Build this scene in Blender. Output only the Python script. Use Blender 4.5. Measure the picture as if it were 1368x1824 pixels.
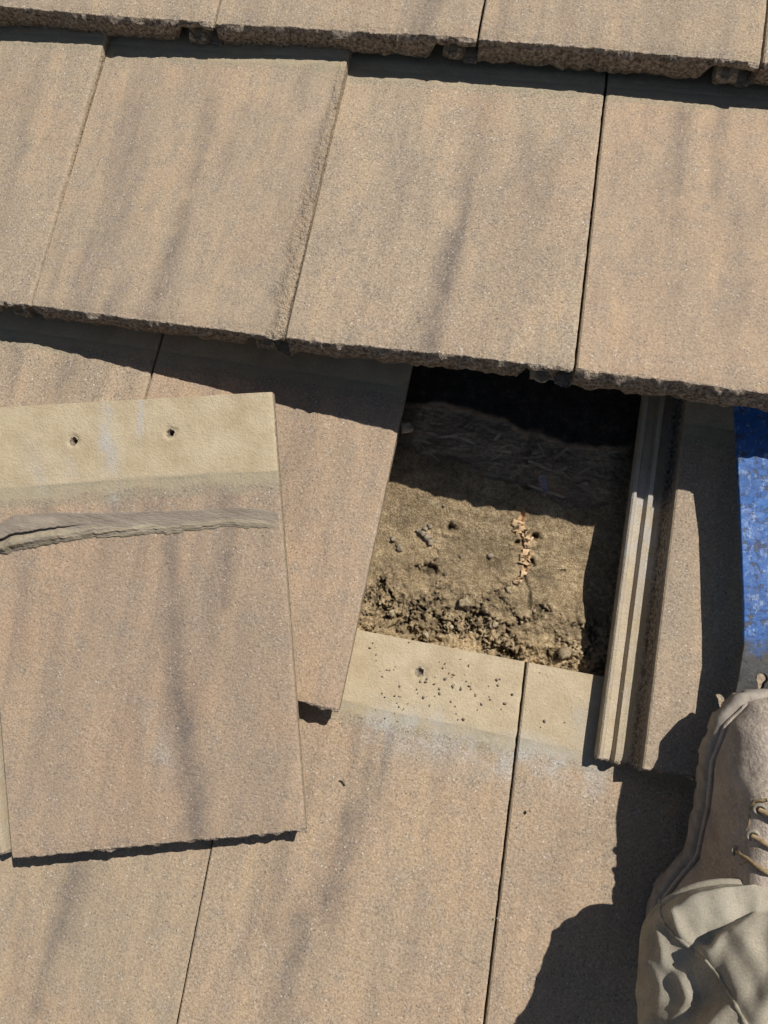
import bpy, bmesh, math, random
import numpy as np
from mathutils import Vector, Matrix, noise, Euler

scene = bpy.context.scene
for o in list(bpy.data.objects):
    bpy.data.objects.remove(o)

# ----------------------------------------------------------------------------
# frames: everything is laid out in the roof's own frame (x along the courses,
# y up the slope, z off the surface) and set on the pitched roof by PITCH
# ----------------------------------------------------------------------------
PITCH = Matrix.Translation((0, 0, 4.0)) @ Matrix.Rotation(math.radians(18.4), 4, 'X')
CAM = np.array([0.1048, 0.1517, 0.7724])
CROT = [math.radians(a) for a in (4.80, 6.92, 10.03)]
FPX = 1265.0
_m = (Matrix.Rotation(CROT[2], 3, 'Z') @ Matrix.Rotation(CROT[1], 3, 'Y') @ Matrix.Rotation(CROT[0], 3, 'X'))
CR = np.array(_m)


def at(px, py, z):
    """point of the roof frame at height z that the photograph shows at pixel (px, py)"""
    d = CR @ np.array([(px - 684) / FPX, -(py - 912) / FPX, -1.0])
    s = (z - CAM[2]) / d[2]
    return CAM + s * d


def to_px(P):
    q = CR.T @ (np.asarray(P) - CAM)
    return 684 + FPX * q[0] / -q[2], 912 - FPX * q[1] / -q[2]


# camera
cd = bpy.data.cameras.new('camera')
cd.sensor_fit = 'VERTICAL'
cd.sensor_height = 24.0
cd.lens = FPX / 1824 * 24.0
cd.clip_start = 0.01
cd.clip_end = 2000
cam = bpy.data.objects.new('camera', cd)
scene.collection.objects.link(cam)
cam.matrix_world = PITCH @ Matrix.Translation(Vector(CAM)) @ _m.to_4x4()
scene.camera = cam

# sun and sky
SUN_ROOF = Vector((0.52, 0.75, 1.0)).normalized()      # towards the sun, roof frame
SUN = (PITCH.to_3x3() @ SUN_ROOF).normalized()
sd = bpy.data.lights.new('sun', 'SUN')
sd.energy = 4.9
sd.angle = math.radians(0.53)
sd.color = (1.0, 0.965, 0.915)
sun = bpy.data.objects.new('sun', sd)
scene.collection.objects.link(sun)
sun.rotation_euler = (-SUN).to_track_quat('-Z', 'Y').to_euler()
w = bpy.data.worlds.new('World')
scene.world = w
w.use_nodes = True
nt = w.node_tree
bg = nt.nodes['Background']
sky = nt.nodes.new('ShaderNodeTexSky')
sky.sky_type = 'NISHITA'
sky.sun_disc = False
sky.ozone_density = 2.0
sky.sun_elevation = math.asin(SUN.z)
sky.sun_rotation = math.atan2(SUN.x, SUN.y)
nt.links.new(sky.outputs[0], bg.inputs[0])
bg.inputs[1].default_value = 0.05
scene.view_settings.view_transform = 'Standard'
scene.view_settings.look = 'None'
scene.view_settings.gamma = 1.0
scene.view_settings.use_curve_mapping = False
scene.view_settings.exposure = 0.08
scene.cycles.max_bounces = 5
scene.cycles.use_adaptive_sampling = True
scene.cycles.adaptive_threshold = 0.03
scene.cycles.adaptive_min_samples = 20
scene.cycles.diffuse_bounces = 3
scene.cycles.glossy_bounces = 2


# ----------------------------------------------------------------------------
# small helpers
# ----------------------------------------------------------------------------
def link(o, parent=None):
    scene.collection.objects.link(o)
    if parent is not None:
        o.parent = parent
    return o


def mesh_obj(name, verts, faces, mat, parent=None, smooth=True, attrs=None, loc=None):
    me = bpy.data.meshes.new(name)
    me.from_pydata([tuple(v) for v in verts], [], faces)
    if attrs:
        for k, vals in attrs.items():
            a = me.attributes.new(k, 'FLOAT', 'POINT')
            a.data.foreach_set('value', np.asarray(vals, dtype=np.float32))
    if smooth:
        me.polygons.foreach_set('use_smooth', [True] * len(me.polygons))
    me.materials.append(mat)
    me.update()
    o = bpy.data.objects.new(name, me)
    link(o, parent)
    if loc is not None:
        o.location = loc
    return o


def bm_obj(name, bm, mat, parent=None, smooth=True):
    me = bpy.data.meshes.new(name)
    bm.to_mesh(me)
    bm.free()
    if smooth:
        me.polygons.foreach_set('use_smooth', [True] * len(me.polygons))
    me.materials.append(mat)
    o = bpy.data.objects.new(name, me)
    return link(o, parent)


def empty(name, loc=(0, 0, 0), parent=None):
    o = bpy.data.objects.new(name, None)
    o.empty_display_size = 0.05
    o.location = loc
    return link(o, parent)


def tag(o, label, cat, group=None):
    o['label'] = label
    o['category'] = cat
    if group:
        o['group'] = group
    return o


def fbm(x, y, z, n=3):
    v, a, s = 0.0, 1.0, 0.0
    for i in range(n):
        v += a * noise.noise((x, y, z))
        s += a
        x *= 2.03
        y *= 2.03
        z *= 2.03
        a *= 0.5
    return v / s


def sstep(a, b, x):
    t = min(1.0, max(0.0, (x - a) / (b - a)))
    return t * t * (3 - 2 * t)


def tube(path, radii, seg=8, cap=True):
    """verts, faces of a tube along a path"""
    V, F = [], []
    n = len(path)
    path = [Vector(p) for p in path]
    up = Vector((0.3, 0.2, 1)).normalized()
    for i, p in enumerate(path):
        t = (path[min(i + 1, n - 1)] - path[max(i - 1, 0)]).normalized()
        a = t.cross(up)
        if a.length < 1e-4:
            a = t.cross(Vector((1, 0, 0)))
        a.normalize()
        b = t.cross(a)
        r = radii[i] if hasattr(radii, '__len__') else radii
        for k in range(seg):
            th = 2 * math.pi * k / seg
            V.append(p + a * math.cos(th) * r + b * math.sin(th) * r)
    for i in range(n - 1):
        for k in range(seg):
            F.append((i * seg + k, i * seg + (k + 1) % seg, (i + 1) * seg + (k + 1) % seg, (i + 1) * seg + k))
    if cap:
        F.append(tuple(range(seg)))
        F.append(tuple(reversed(range((n - 1) * seg, n * seg))))
    return V, F


# ----------------------------------------------------------------------------
# materials
# ----------------------------------------------------------------------------
class NB:
    """tiny node-tree builder"""

    def __init__(self, name):
        self.m = bpy.data.materials.new(name)
        self.m.use_nodes = True
        self.t = self.m.node_tree
        self.p = self.t.nodes['Principled BSDF']
        self.tc = self.t.nodes.new('ShaderNodeTexCoord')

    def n(self, kind, **kw):
        nd = self.t.nodes.new(kind)
        for k, v in kw.items():
            setattr(nd, k, v)
        return nd

    def l(self, a, b):
        self.t.links.new(a, b)

    def coords(self, scale=(1, 1, 1), jitter=True):
        mp = self.n('ShaderNodeMapping')
        mp.inputs['Scale'].default_value = scale
        if jitter:
            oi = self.n('ShaderNodeObjectInfo')
            mul = self.n('ShaderNodeMath', operation='MULTIPLY')
            mul.inputs[1].default_value = 37.0
            self.l(oi.outputs['Random'], mul.inputs[0])
            add = self.n('ShaderNodeVectorMath', operation='ADD')
            self.l(self.tc.outputs['Object'], add.inputs[0])
            self.l(mul.outputs[0], add.inputs[1])
            self.l(add.outputs[0], mp.inputs['Vector'])
        else:
            self.l(self.tc.outputs['Object'], mp.inputs['Vector'])
        return mp.outputs[0]

    def noise(self, co, scale, detail=4, rough=0.55):
        nd = self.n('ShaderNodeTexNoise')
        nd.inputs['Scale'].default_value = scale
        nd.inputs['Detail'].default_value = detail
        nd.inputs['Roughness'].default_value = rough
        self.l(co, nd.inputs['Vector'])
        return nd.outputs['Fac']

    def voro(self, co, scale, out='Distance'):
        nd = self.n('ShaderNodeTexVoronoi')
        nd.inputs['Scale'].default_value = scale
        self.l(co, nd.inputs['Vector'])
        return nd.outputs[out]

    def ramp(self, fac, stops):
        nd = self.n('ShaderNodeValToRGB')
        el = nd.color_ramp.elements
        while len(el) < len(stops):
            el.new(0.5)
        for e, (p, c) in zip(el, stops):
            e.position = p
            e.color = (*c, 1) if hasattr(c, '__len__') else (c, c, c, 1)
        self.l(fac, nd.inputs[0])
        return nd.outputs[0]

    def attr(self, name):
        nd = self.n('ShaderNodeAttribute', attribute_name=name)
        return nd.outputs['Fac']

    def mix(self, fac, a, b, mode='MIX'):
        nd = self.n('ShaderNodeMix', data_type='RGBA', blend_type=mode)
        for sock, v in ((nd.inputs[0], fac), (nd.inputs[6], a), (nd.inputs[7], b)):
            if isinstance(v, (int, float)):
                sock.default_value = v
            elif isinstance(v, tuple):
                sock.default_value = (*v, 1)
            else:
                self.l(v, sock)
        return nd.outputs[2]

    def math(self, op, a, b=None):
        nd = self.n('ShaderNodeMath', operation=op)
        for i, v in enumerate((a, b)):
            if v is None:
                continue
            if isinstance(v, (int, float)):
                nd.inputs[i].default_value = v
            else:
                self.l(v, nd.inputs[i])
        return nd.outputs[0]

    def bump(self, h, strength, dist, prev=None):
        nd = self.n('ShaderNodeBump')
        nd.inputs['Strength'].default_value = strength
        nd.inputs['Distance'].default_value = dist
        self.l(h, nd.inputs['Height'])
        if prev is not None:
            self.l(prev, nd.inputs['Normal'])
        return nd.outputs[0]

    def done(self, color, rough=0.9, normal=None, spec=0.2, metal=0.0):
        if isinstance(color, tuple):
            self.p.inputs['Base Color'].default_value = (*color, 1)
        else:
            self.l(color, self.p.inputs['Base Color'])
        if isinstance(rough, float):
            self.p.inputs['Roughness'].default_value = rough
        else:
            self.l(rough, self.p.inputs['Roughness'])
        self.p.inputs['Specular IOR Level'].default_value = spec
        self.p.inputs['Metallic'].default_value = metal
        if normal is not None:
            self.l(normal, self.p.inputs['Normal'])
        return self.m


def mat_tile():
    b = NB('concrete_tile')
    co = b.coords()
    # body colour: tan with warmer and greyer stains
    wide = b.noise(co, 9, 3, 0.6)
    col = b.ramp(wide, [(0.30, (0.333, 0.263, 0.186)), (0.5, (0.366, 0.282, 0.195)), (0.72, (0.374, 0.274, 0.184))])
    oi = b.n('ShaderNodeObjectInfo')
    col = b.mix(1.0, col, oi.outputs['Color'], 'MULTIPLY')
    # colour run along the tile's length: broad bands and thin lines
    runs = b.noise(b.coords((1.0, 0.045, 1.0)), 48, 4, 0.62)
    rf = b.ramp(runs, [(0.46, 0.0), (0.70, 1.0)])
    col = b.mix(b.math('MULTIPLY', rf, 0.42), col, (0.205, 0.168, 0.132))
    rf2 = b.ramp(runs, [(0.28, 1.0), (0.45, 0.0)])
    col = b.mix(b.math('MULTIPLY', rf2, 0.50), col, (0.445, 0.315, 0.190))
    blot = b.noise(co, 58, 3, 0.65)
    col = b.mix(b.ramp(blot, [(0.48, 0.0), (0.70, 0.42)]), col, (0.262, 0.226, 0.184))
    # the dark streaks of this very tile
    mid = b.noise(co, 240, 3, 0.7)
    st = b.attr('tone')
    stn = b.math('MULTIPLY', st, b.ramp(mid, [(0.25, 0.55), (0.6, 1.0)]))
    col = b.mix(stn, col, (0.118, 0.104, 0.094))
    # cement coloured head lap and interlocks
    buffn = b.noise(co, 34, 4, 0.6)
    bcol = b.ramp(buffn, [(0.3, (0.385, 0.302, 0.190)), (0.7, (0.485, 0.398, 0.268))])
    buff = b.attr('buff')
    col = b.mix(buff, col, bcol)
    # greenish grey damp line, groove shade put into colour, and pale lime bloom
    damp_shade = b.math('MULTIPLY', b.attr('damp_shade'), b.ramp(buffn, [(0.3, 0.25), (0.65, 1.0)]))
    col = b.mix(damp_shade, col, (0.280, 0.243, 0.170))
    lime = b.math('MULTIPLY', b.attr('lime'), b.ramp(b.noise(co, 42, 4, 0.6), [(0.34, 0.0), (0.60, 1.0)]))
    col = b.mix(lime, col, (0.40, 0.385, 0.355))
    # broken faces: rough dark aggregate, shade of its voids put into the colour
    cut_shade = b.attr('cut_shade')
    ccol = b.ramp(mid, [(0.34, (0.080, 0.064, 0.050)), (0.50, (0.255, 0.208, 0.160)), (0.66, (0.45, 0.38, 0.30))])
    col = b.mix(cut_shade, col, ccol)
    # grains: fine value noise, dark pits, pale sand
    grain = b.noise(co, 430, 2, 0.75)
    g = b.ramp(grain, [(0.30, 0.55), (0.50, 1.0), (0.70, 1.40)])
    gv = b.math('MULTIPLY', oi.outputs['Alpha'], b.ramp(blot, [(0.35, 0.65), (0.65, 1.0)]))
    body = b.math('MULTIPLY', gv, b.math('SUBTRACT', 1.0, b.math('MULTIPLY', buff, 0.75)))
    col = b.mix(b.math('MULTIPLY', body, 0.9), col, b.mix(1.0, col, g, 'MULTIPLY'))
    vn = b.n('ShaderNodeTexVoronoi')
    vn.inputs['Scale'].default_value = 430
    b.l(co, vn.inputs['Vector'])
    v1 = vn.outputs['Distance']
    sep = b.n('ShaderNodeSeparateColor')
    b.l(vn.outputs['Color'], sep.inputs[0])
    size = b.math('MULTIPLY', sep.outputs[2], 0.30)
    near = b.math('LESS_THAN', v1, b.math('ADD', size, 0.14))
    pit = b.math('MULTIPLY', near, b.ramp(sep.outputs[0], [(0.78, 0.0), (0.97, 1.0)]))
    spk = b.math('MULTIPLY', near, b.ramp(sep.outputs[1], [(0.82, 0.0), (0.98, 1.0)]))
    pitb = b.math('MULTIPLY', pit, body)
    col = b.mix(b.math('MULTIPLY', pitb, 0.75), col, (0.085, 0.068, 0.055))
    col = b.mix(b.math('MULTIPLY', b.math('MULTIPLY', spk, body), 0.75), col, (0.62, 0.56, 0.47))
    # relief, one height: grain, and coarse break-up on broken faces
    h = b.math('MULTIPLY', grain, 0.0010)
    rg_ = b.math('MULTIPLY', b.math('MAXIMUM', cut_shade, b.attr('rough')), 0.0085)
    h = b.math('ADD', h, b.math('MULTIPLY', mid, b.math('ADD', rg_, 0.0010)))
    nrm = b.bump(h, 0.75, 1.0)
    return b.done(col, 0.93, nrm, 0.15)


def mat_floor():
    """felt, dust, soil and bared wood strand board in the opening"""
    b = NB('opened_roof_floor')
    co = b.coords(jitter=False)
    n1 = b.noise(co, 90, 5, 0.65)
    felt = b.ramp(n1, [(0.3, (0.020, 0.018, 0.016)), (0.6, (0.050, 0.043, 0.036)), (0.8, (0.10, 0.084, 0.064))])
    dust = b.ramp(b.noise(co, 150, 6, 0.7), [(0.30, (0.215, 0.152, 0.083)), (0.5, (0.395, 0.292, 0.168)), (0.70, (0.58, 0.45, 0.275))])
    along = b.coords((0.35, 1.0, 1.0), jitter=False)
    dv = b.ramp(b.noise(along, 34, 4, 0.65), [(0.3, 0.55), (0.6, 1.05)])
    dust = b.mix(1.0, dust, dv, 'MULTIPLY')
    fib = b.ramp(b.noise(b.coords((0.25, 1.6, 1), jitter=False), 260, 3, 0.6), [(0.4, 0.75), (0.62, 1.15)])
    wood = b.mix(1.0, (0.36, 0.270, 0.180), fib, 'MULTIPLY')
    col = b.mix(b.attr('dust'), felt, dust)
    spk = b.ramp(b.noise(co, 520, 2, 0.7), [(0.32, 0.62), (0.5, 1.0), (0.68, 1.38)])
    col = b.mix(1.0, col, spk, 'MULTIPLY')
    col = b.mix(b.attr('wood'), col, wood)
    fresh = b.mix(1.0, (0.58, 0.36, 0.185), b.ramp(b.noise(co, 300, 4, 0.7), [(0.3, 0.6), (0.6, 1.1)]), 'MULTIPLY')
    col = b.mix(b.attr('fresh'), col, fresh)
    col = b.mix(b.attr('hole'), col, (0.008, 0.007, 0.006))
    nrm = b.bump(b.noise(co, 300, 4, 0.72), 0.9, 0.0035)
    return b.done(col, 0.95, nrm, 0.1)


def simple(name, c1, c2, scale=120, rough=0.85, bump=0.4, bdist=0.001, spec=0.2, metal=0.0, stretch=(1, 1, 1), stops=(0.35, 0.65), bscale=None):
    b = NB(name)
    co = b.coords(stretch)
    col = b.ramp(b.noise(co, scale, 5, 0.65), [(stops[0], c1), (stops[1], c2)])
    nrm = b.bump(b.noise(co, bscale or scale * 3, 4, 0.65), bump, bdist)
    return b.done(col, rough, nrm, spec, metal)


def mat_blue():
    b = NB('scuffed_blue_paint')
    co = b.coords(jitter=False)
    n = b.noise(co, 55, 6, 0.65)
    n2 = b.noise(co, 190, 4, 0.7)
    blue = b.ramp(n, [(0.3, (0.004, 0.045, 0.175)), (0.6, (0.008, 0.095, 0.32)), (0.8, (0.03, 0.17, 0.43))])
    scr = b.noise(b.coords((1, 0.6, 1), jitter=False), 130, 5, 0.78)
    pale = b.ramp(scr, [(0.54, 0.0), (0.66, 1.0)])
    col = b.mix(b.math('MULTIPLY', pale, 0.55), blue, (0.34, 0.42, 0.52))
    steel = b.ramp(n2, [(0.3, (0.014, 0.013, 0.012)), (0.6, (0.040, 0.037, 0.033)), (0.8, (0.12, 0.105, 0.088))])
    sx = b.n('ShaderNodeSeparateXYZ')
    b.l(b.tc.outputs['Object'], sx.inputs[0])
    yy = b.math('ADD', sx.outputs['Y'], b.math('MULTIPLY', b.noise(co, 70, 5, 0.65), 0.05))
    bare = b.ramp(b.math('MULTIPLY', yy, 5.0), [(0.74, 1.0), (0.82, 0.0)])
    chip = b.math('MULTIPLY', b.ramp(b.noise(co, 140, 5, 0.7), [(0.55, 0.0), (0.60, 1.0)]), 0.85)
    worn = b.math('MAXIMUM', bare, chip)
    col = b.mix(worn, col, steel)
    rough = b.ramp(n2, [(0.3, 0.42), (0.7, 0.70)])
    nrm = b.bump(n2, 0.3, 0.0012)
    nrm = b.bump(b.math('MULTIPLY', chip, -1.0), 0.4, 0.0006, nrm)
    b.l(rough, b.p.inputs['Roughness'])
    return b.done(col, rough, nrm, 0.5, 0.0)


def mat_suede():
    b = NB('dusty_suede')
    co = b.coords(jitter=False)
    n = b.noise(co, 38, 5, 0.65)
    base = b.ramp(n, [(0.3, (0.320, 0.258, 0.210)), (0.55, (0.430, 0.358, 0.298)), (0.75, (0.50, 0.42, 0.345))])
    dn = b.noise(co, 360, 4, 0.75)
    dusty = b.math('MULTIPLY', b.ramp(dn, [(0.45, 0.0), (0.60, 1.0)]), b.ramp(b.noise(co, 22, 3, 0.6), [(0.35, 0.1), (0.6, 0.8)]))
    col = b.mix(dusty, base, (0.60, 0.50, 0.36))
    nrm = b.bump(b.math('ADD', b.math('MULTIPLY', dn, 0.0022), b.math('MULTIPLY', b.noise(co, 60, 3, 0.6), 0.004)), 0.8, 1.0)
    return b.done(col, 0.95, nrm, 0.1)


def mat_cloth():
    b = NB('khaki_work_cloth')
    co = b.coords(jitter=False)
    n = b.noise(co, 26, 5, 0.6)
    base = b.ramp(n, [(0.3, (0.275, 0.240, 0.180)), (0.55, (0.365, 0.325, 0.250)), (0.75, (0.425, 0.380, 0.300))])
    wv = b.noise(b.coords((1, 1, .3), jitter=False), 1100, 1, 0.5)
    col = b.mix(0.5, base, b.mix(1.0, base, b.ramp(wv, [(0.35, 0.75), (0.65, 1.25)]), 'MULTIPLY'))
    dirt = b.ramp(b.noise(co, 75, 5, 0.7), [(0.56, 0.0), (0.72, 0.5)])
    col = b.mix(dirt, col, (0.215, 0.178, 0.128))
    nrm = b.bump(b.math('ADD', b.math('MULTIPLY', wv, 0.08), b.noise(co, 40, 2, 0.5)), 0.4, 0.004)
    return b.done(col, 0.92, nrm, 0.1)


def mat_sealant():
    b = NB('old_sealant_smear')
    co = b.coords((0.3, 1, 1))
    n = b.noise(co, 90, 5, 0.7)
    flat_ = b.ramp(n, [(0.3, (0.185, 0.152, 0.118)), (0.7, (0.310, 0.258, 0.200))])
    rid = b.ramp(n, [(0.3, (0.215, 0.178, 0.120)), (0.7, (0.375, 0.320, 0.225))])
    col = b.mix(b.attr('ridge'), flat_, rid)
    nrm = b.bump(b.noise(co, 330, 4, 0.7), 0.7, 0.0022)
    return b.done(col, 0.85, nrm, 0.2)


M = {}
M['tile'] = mat_tile()
M['floor'] = mat_floor()
M['blue'] = mat_blue()
M['suede'] = mat_suede()
M['cloth'] = mat_cloth()
M['sole'] = simple('dusty_rubber_sole', (0.25, 0.21, 0.17), (0.38, 0.33, 0.27), 90, 0.9, 0.4)
M['lace'] = simple('boot_lace', (0.24, 0.165, 0.085), (0.38, 0.285, 0.165), 400, 0.9, 0.6)
M['eyelet'] = simple('eyelet_metal', (0.20, 0.18, 0.14), (0.36, 0.32, 0.25), 300, 0.7, 0.2, metal=0.2, spec=0.5)
M['sealant'] = simple('old_sealant', (0.195, 0.155, 0.098), (0.335, 0.275, 0.180), 70, 0.75, 0.5, 0.0012, stretch=(0.25, 1, 1), bscale=260)
M['soil'] = simple('dry_soil', (0.21, 0.16, 0.095), (0.45, 0.365, 0.235), 170, 0.95, 0.6, 0.002)
M['grit'] = simple('dark_grit', (0.13, 0.11, 0.085), (0.38, 0.31, 0.22), 130, 0.9, 0.5)
M['strand'] = simple('grey_wood_strand', (0.17, 0.125, 0.080), (0.50, 0.39, 0.27), 210, 0.9, 0.5, stretch=(0.2, 1, 1))
M['fresh'] = simple('fresh_torn_wood', (0.40, 0.25, 0.125), (0.70, 0.50, 0.30), 180, 0.85, 0.6, 0.002)
M['straw'] = simple('dry_straw', (0.24, 0.16, 0.075), (0.40, 0.29, 0.15), 200, 0.9, 0.3)
M['felt'] = simple('black_felt', (0.014, 0.012, 0.011), (0.04, 0.034, 0.028), 140, 0.9, 0.5)
M['timber'] = simple('deck_timber', (0.16, 0.115, 0.07), (0.26, 0.19, 0.12), 40, 0.85, 0.4, stretch=(0.1, 1, 1))
M['ground'] = simple('bare_yard', (0.16, 0.13, 0.09), (0.24, 0.20, 0.14), 0.6, 0.95, 0.3, 0.02)

# ----------------------------------------------------------------------------
# setting
# ----------------------------------------------------------------------------
g = mesh_obj('ground', [(-600, -600, 0), (600, -600, 0), (600, 600, 0), (-600, 600, 0)], [(0, 1, 2, 3)], M['ground'], smooth=False)
g['kind'] = 'structure'
g['world_frame'] = 1

# ----------------------------------------------------------------------------
# the roof and its tiles
# ----------------------------------------------------------------------------
roof = empty('tiled_roof', (0, 0, 0))
roof['kind'] = 'structure'
tag(roof, 'brown concrete tile roof with one tile taken out and bare felt showing', 'roof')
ROOF_OFF = np.zeros(3)

W, E, L, T = 0.300, 0.3583, 0.430, 0.033
TZ = 0.0394                     # height of a course's front edge
UL = 0.041                      # width of the interlock


def top_profile(x):
    """height of the tile's upper side across its width (0 = face)"""
    pts = [(-UL, -.0240), (-.0402, -.0165), (-.0385, -.0148), (-.0360, -.0146), (-.0346, -.0190), (-.0335, -.0212), (-.0262, -.0216),
           (-.0250, -.0195), (-.0236, -.0150), (-.0196, -.0146), (-.0180, -.0170), (-.0160, -.0285), (-.003, -.0290), (-.0018, -0.0265), (0.0, -0.0012), (0.0015, 0.0), (9, 0.0)]
    return float(np.interp(x, [p[0] for p in pts], [p[1] for p in pts]))


def bot_profile(x, width):
    pts = [(-UL, -T + .002), (-UL + .004, -T), (width - .057, -T), (width - .047, -0.0135), (9, -0.0135)]
    return float(np.interp(x, [p[0] for p in pts], [p[1] for p in pts]))


def make_tile(corners, seed, streaks=(), res=1.0, name='roof_tile', parent=None, holes=(), chip=0.0, limes=(), tint=(1, 1, 1), off=ROOF_OFF, gap=0.0028,
              mesh=None, wear=0.3, buff_lo=0.092):
    """corners: front-left, front-right, head-left, head-right of the face, roof frame.
    streaks / limes: (pixel a, pixel b, width px, strength) laid on this tile's face"""
    P00, P10, P01, P11 = [np.array(c, float) for c in corners]
    wid = np.linalg.norm(P10 - P00)
    nrm = np.cross(P10 - P00, P01 - P00)
    nrm /= np.linalg.norm(nrm)
    org = P00.copy()
    rnd = random.Random(seed)
    so = seed * 7.31

    def pos(x, u, z):
        a, c = x / wid, u / L
        p = P00 * (1 - a) * (1 - c) + P10 * a * (1 - c) + P01 * (1 - a) * c + P11 * a * c
        return p + nrm * z - org

    # pixel streaks -> tile coordinates
    ex = (P10 - P00) / wid
    eu = (P01 - P00)
    eu = eu / np.linalg.norm(eu)

    def loc(px):
        a, c = .5 * wid, .5 * L
        for _ in range(8):
            def f(a_, c_):
                p = to_px(pos(a_, c_, 0) + org)
                return np.array([p[0] - px[0], p[1] - px[1]])
            r0 = f(a, c)
            J = np.stack([(f(a + 1e-4, c) - r0) / 1e-4, (f(a, c + 1e-4) - r0) / 1e-4], 1)
            da = np.linalg.solve(J, -r0)
            a, c = a + da[0], c + da[1]
        return np.array([a, c])

    holes = [(*loc(h[0]), h[1], h[2]) for h in holes]
    dx, dy = 0.0025 / res, 0.0080 / res
    xs = set([-UL, -.0402, -.0385, -.0360, -.0346, -.0335, -.030, -.0262, -.0250, -.0236, -.0216, -.0196, -.0180, -.0160, -.009, -.003, -.0018, -.0009, 0.0, .0015])
    x = .004
    while x < wid - gap - .001:
        xs.add(x)
        x += dx
    xr = wid - gap
    for e in (.0, .0012, .003, .047, .057):
        xs.add(xr - e if e < .01 else wid - e)
    us = set([0.0, .0008, .002, .004, .0065, L - .002, L])
    u = .01
    while u < L - .004:
        us.add(u)
        u += dy
    if res >= 1:
        us.update(L - .068 - .0022 * q_ for q_ in range(20))
    for (hx, hu, hr, hd) in holes:
        for k in (-4, -3, -2, -1.4, -.9, -.4, 0, .4, .9, 1.4, 2, 3, 4):
            xs.add(hx + k * hr * .6)
            us.add(hu + k * hr * .6)
    xs = sorted(v for v in xs if v <= xr + 1e-9)
    us = sorted(v for v in us if 0 <= v <= L)
    nx, nu = len(xs), len(us)

    def seglist(lst):
        out = []
        for (a, b_, wpx, s) in lst:
            A, B = loc(a), loc(b_)
            out.append((A, B, wpx / 1650.0, s))
        return out
    SG, LM = seglist(streaks), seglist(limes)

    def segval(sgs, x, u, k):
        v = 0.0
        for (A, B, wd, s) in sgs:
            d = B - A
            ll = max(1e-6, d @ d)
            t = ((x - A[0]) * d[0] + (u - A[1]) * d[1]) / ll
            tc = min(1, max(0, t))
            if abs(x - A[0] - d[0] * tc) > wd * 2.6 + .008 or abs(u - A[1] - d[1] * tc) > .06:
                continue
            wob = .006 * fbm(u * 14 + so, A[0] * 50, k, 2)
            px_, py_ = A[0] + d[0] * tc + wob, A[1] + d[1] * tc
            dist = abs(x - px_)
            du = abs(u - py_)
            ww = wd * (1 + .5 * fbm(u * 22, A[0] * 90 + so, k + 3, 2))
            e = math.exp(-(dist / max(ww * .62, 1e-4)) ** 2) * math.exp(-(du / .02) ** 2)
            e *= .75 + .5 * fbm(x * 60, u * 40, so + k, 2)
            v = max(v, s * e)
        return min(1, max(0, v))

    V, At = [], {k: [] for k in ('tone', 'buff', 'damp_shade', 'lime', 'cut_shade', 'rough')}

    def push(p, tone=0, buff=0, damp_shade=0, lime=0, cut_shade=0, rough=0):
        V.append(p)
        At['tone'].append(tone)
        At['buff'].append(buff)
        At['damp_shade'].append(damp_shade)
        At['lime'].append(lime)
        At['cut_shade'].append(cut_shade)
        At['rough'].append(rough)
        return len(V) - 1

    if mesh is None:
        # upper side
        front = [0.0] * nx
        for i, x in enumerate(xs):
            front[i] = .0018 * fbm(x * 85, so, 0, 3) + .006 * max(0, fbm(x * 26, so + 9, 3, 2) - .22) + .0022 * fbm(x * 14, so, 6, 2)
        for j, u in enumerate(us):
            for i, x in enumerate(xs):
                z = top_profile(x)
                uu = u
                onface = x >= 0
                ef = math.exp(-u / .004)
                if u < .02:
                    z += ef * (-.0022 + .0022 * fbm(x * 160, u * 160, so, 2))
                    uu = u + front[i] * math.exp(-u / .006)
                cut_shade_v = sstep(.0026, .0006, u) * .55
                rgh = 0.0
                er = 0.0
                if onface:
                    z += .0005 * fbm(x * 70, u * 70, so, 2)
                    d = xr - x
                    # worn / crumbled right-hand edge
                    if chip > 0:
                        cw = .012 + .026 * max(0, .55 - u / L) + .014 * fbm(u * 30, so, 5, 2)
                        er = chip * sstep(cw, cw * .25, d) * sstep(L * .95, L * .6, u)
                        z += er * (-.0012 + .0050 * fbm(x * 190, u * 190, so + 2, 3))
                        rgh = er
                    ed = math.exp(-d / .0025)
                    z += ed * (-.0012 + .0014 * fbm(u * 110, so, 8, 2))
                    for (hx, hu, hr, hd) in holes:
                        r = math.hypot(x - hx, u - hu) * (1 + .3 * noise.noise((math.atan2(u - hu, x - hx) * 1.3, so, hx * 10)))
                        z -= hd * sstep(hr, hr * .45, r) + .0016 * sstep(hr * 2.4, hr, r)
                        cut_shade_v = max(cut_shade_v, sstep(hr * 1.25, hr * .8, r))
                else:
                    z += .0006 * fbm(x * 150, u * 60, so, 2)
                xx = x
                if i == 0:
                    xx = x + .0028 * fbm(u * 55, so, 2, 3)
                if i == nx - 1:
                    xx = x + .0012 * fbm(u * 90, so, 4, 3)
                hl = L - u
                n2 = fbm(x * 16, u * 30, so + 4, 3)
                bl = buff_lo + .009 * n2 + .003 * fbm(x * 70, u * 40, so + 2, 2)
                buff = max(sstep(bl, bl - .005, hl), sstep(.001, -.0005, x) * .85) if onface else .85
                damp_shade = sstep(.0025, .0, abs(hl - buff_lo + .004 * (1 - n2)) - .009) * .8 + .35 * sstep(.0016, .0, abs(hl - buff_lo + .0135)) if onface else .8 * sstep(-.0180, -.0165, x) + .6 * sstep(-.0395, -.0405, x)  # interlock groove: shade painted in over slight dirt; outer lip worn dark
                tone = segval(SG, x, u, 0) * (1 - .7 * buff) if onface else 0
                lime = segval(LM, x, u, 6) if onface else .25 + .5 * sstep(.14, .22, u) * sstep(.33, .28, u)
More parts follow.
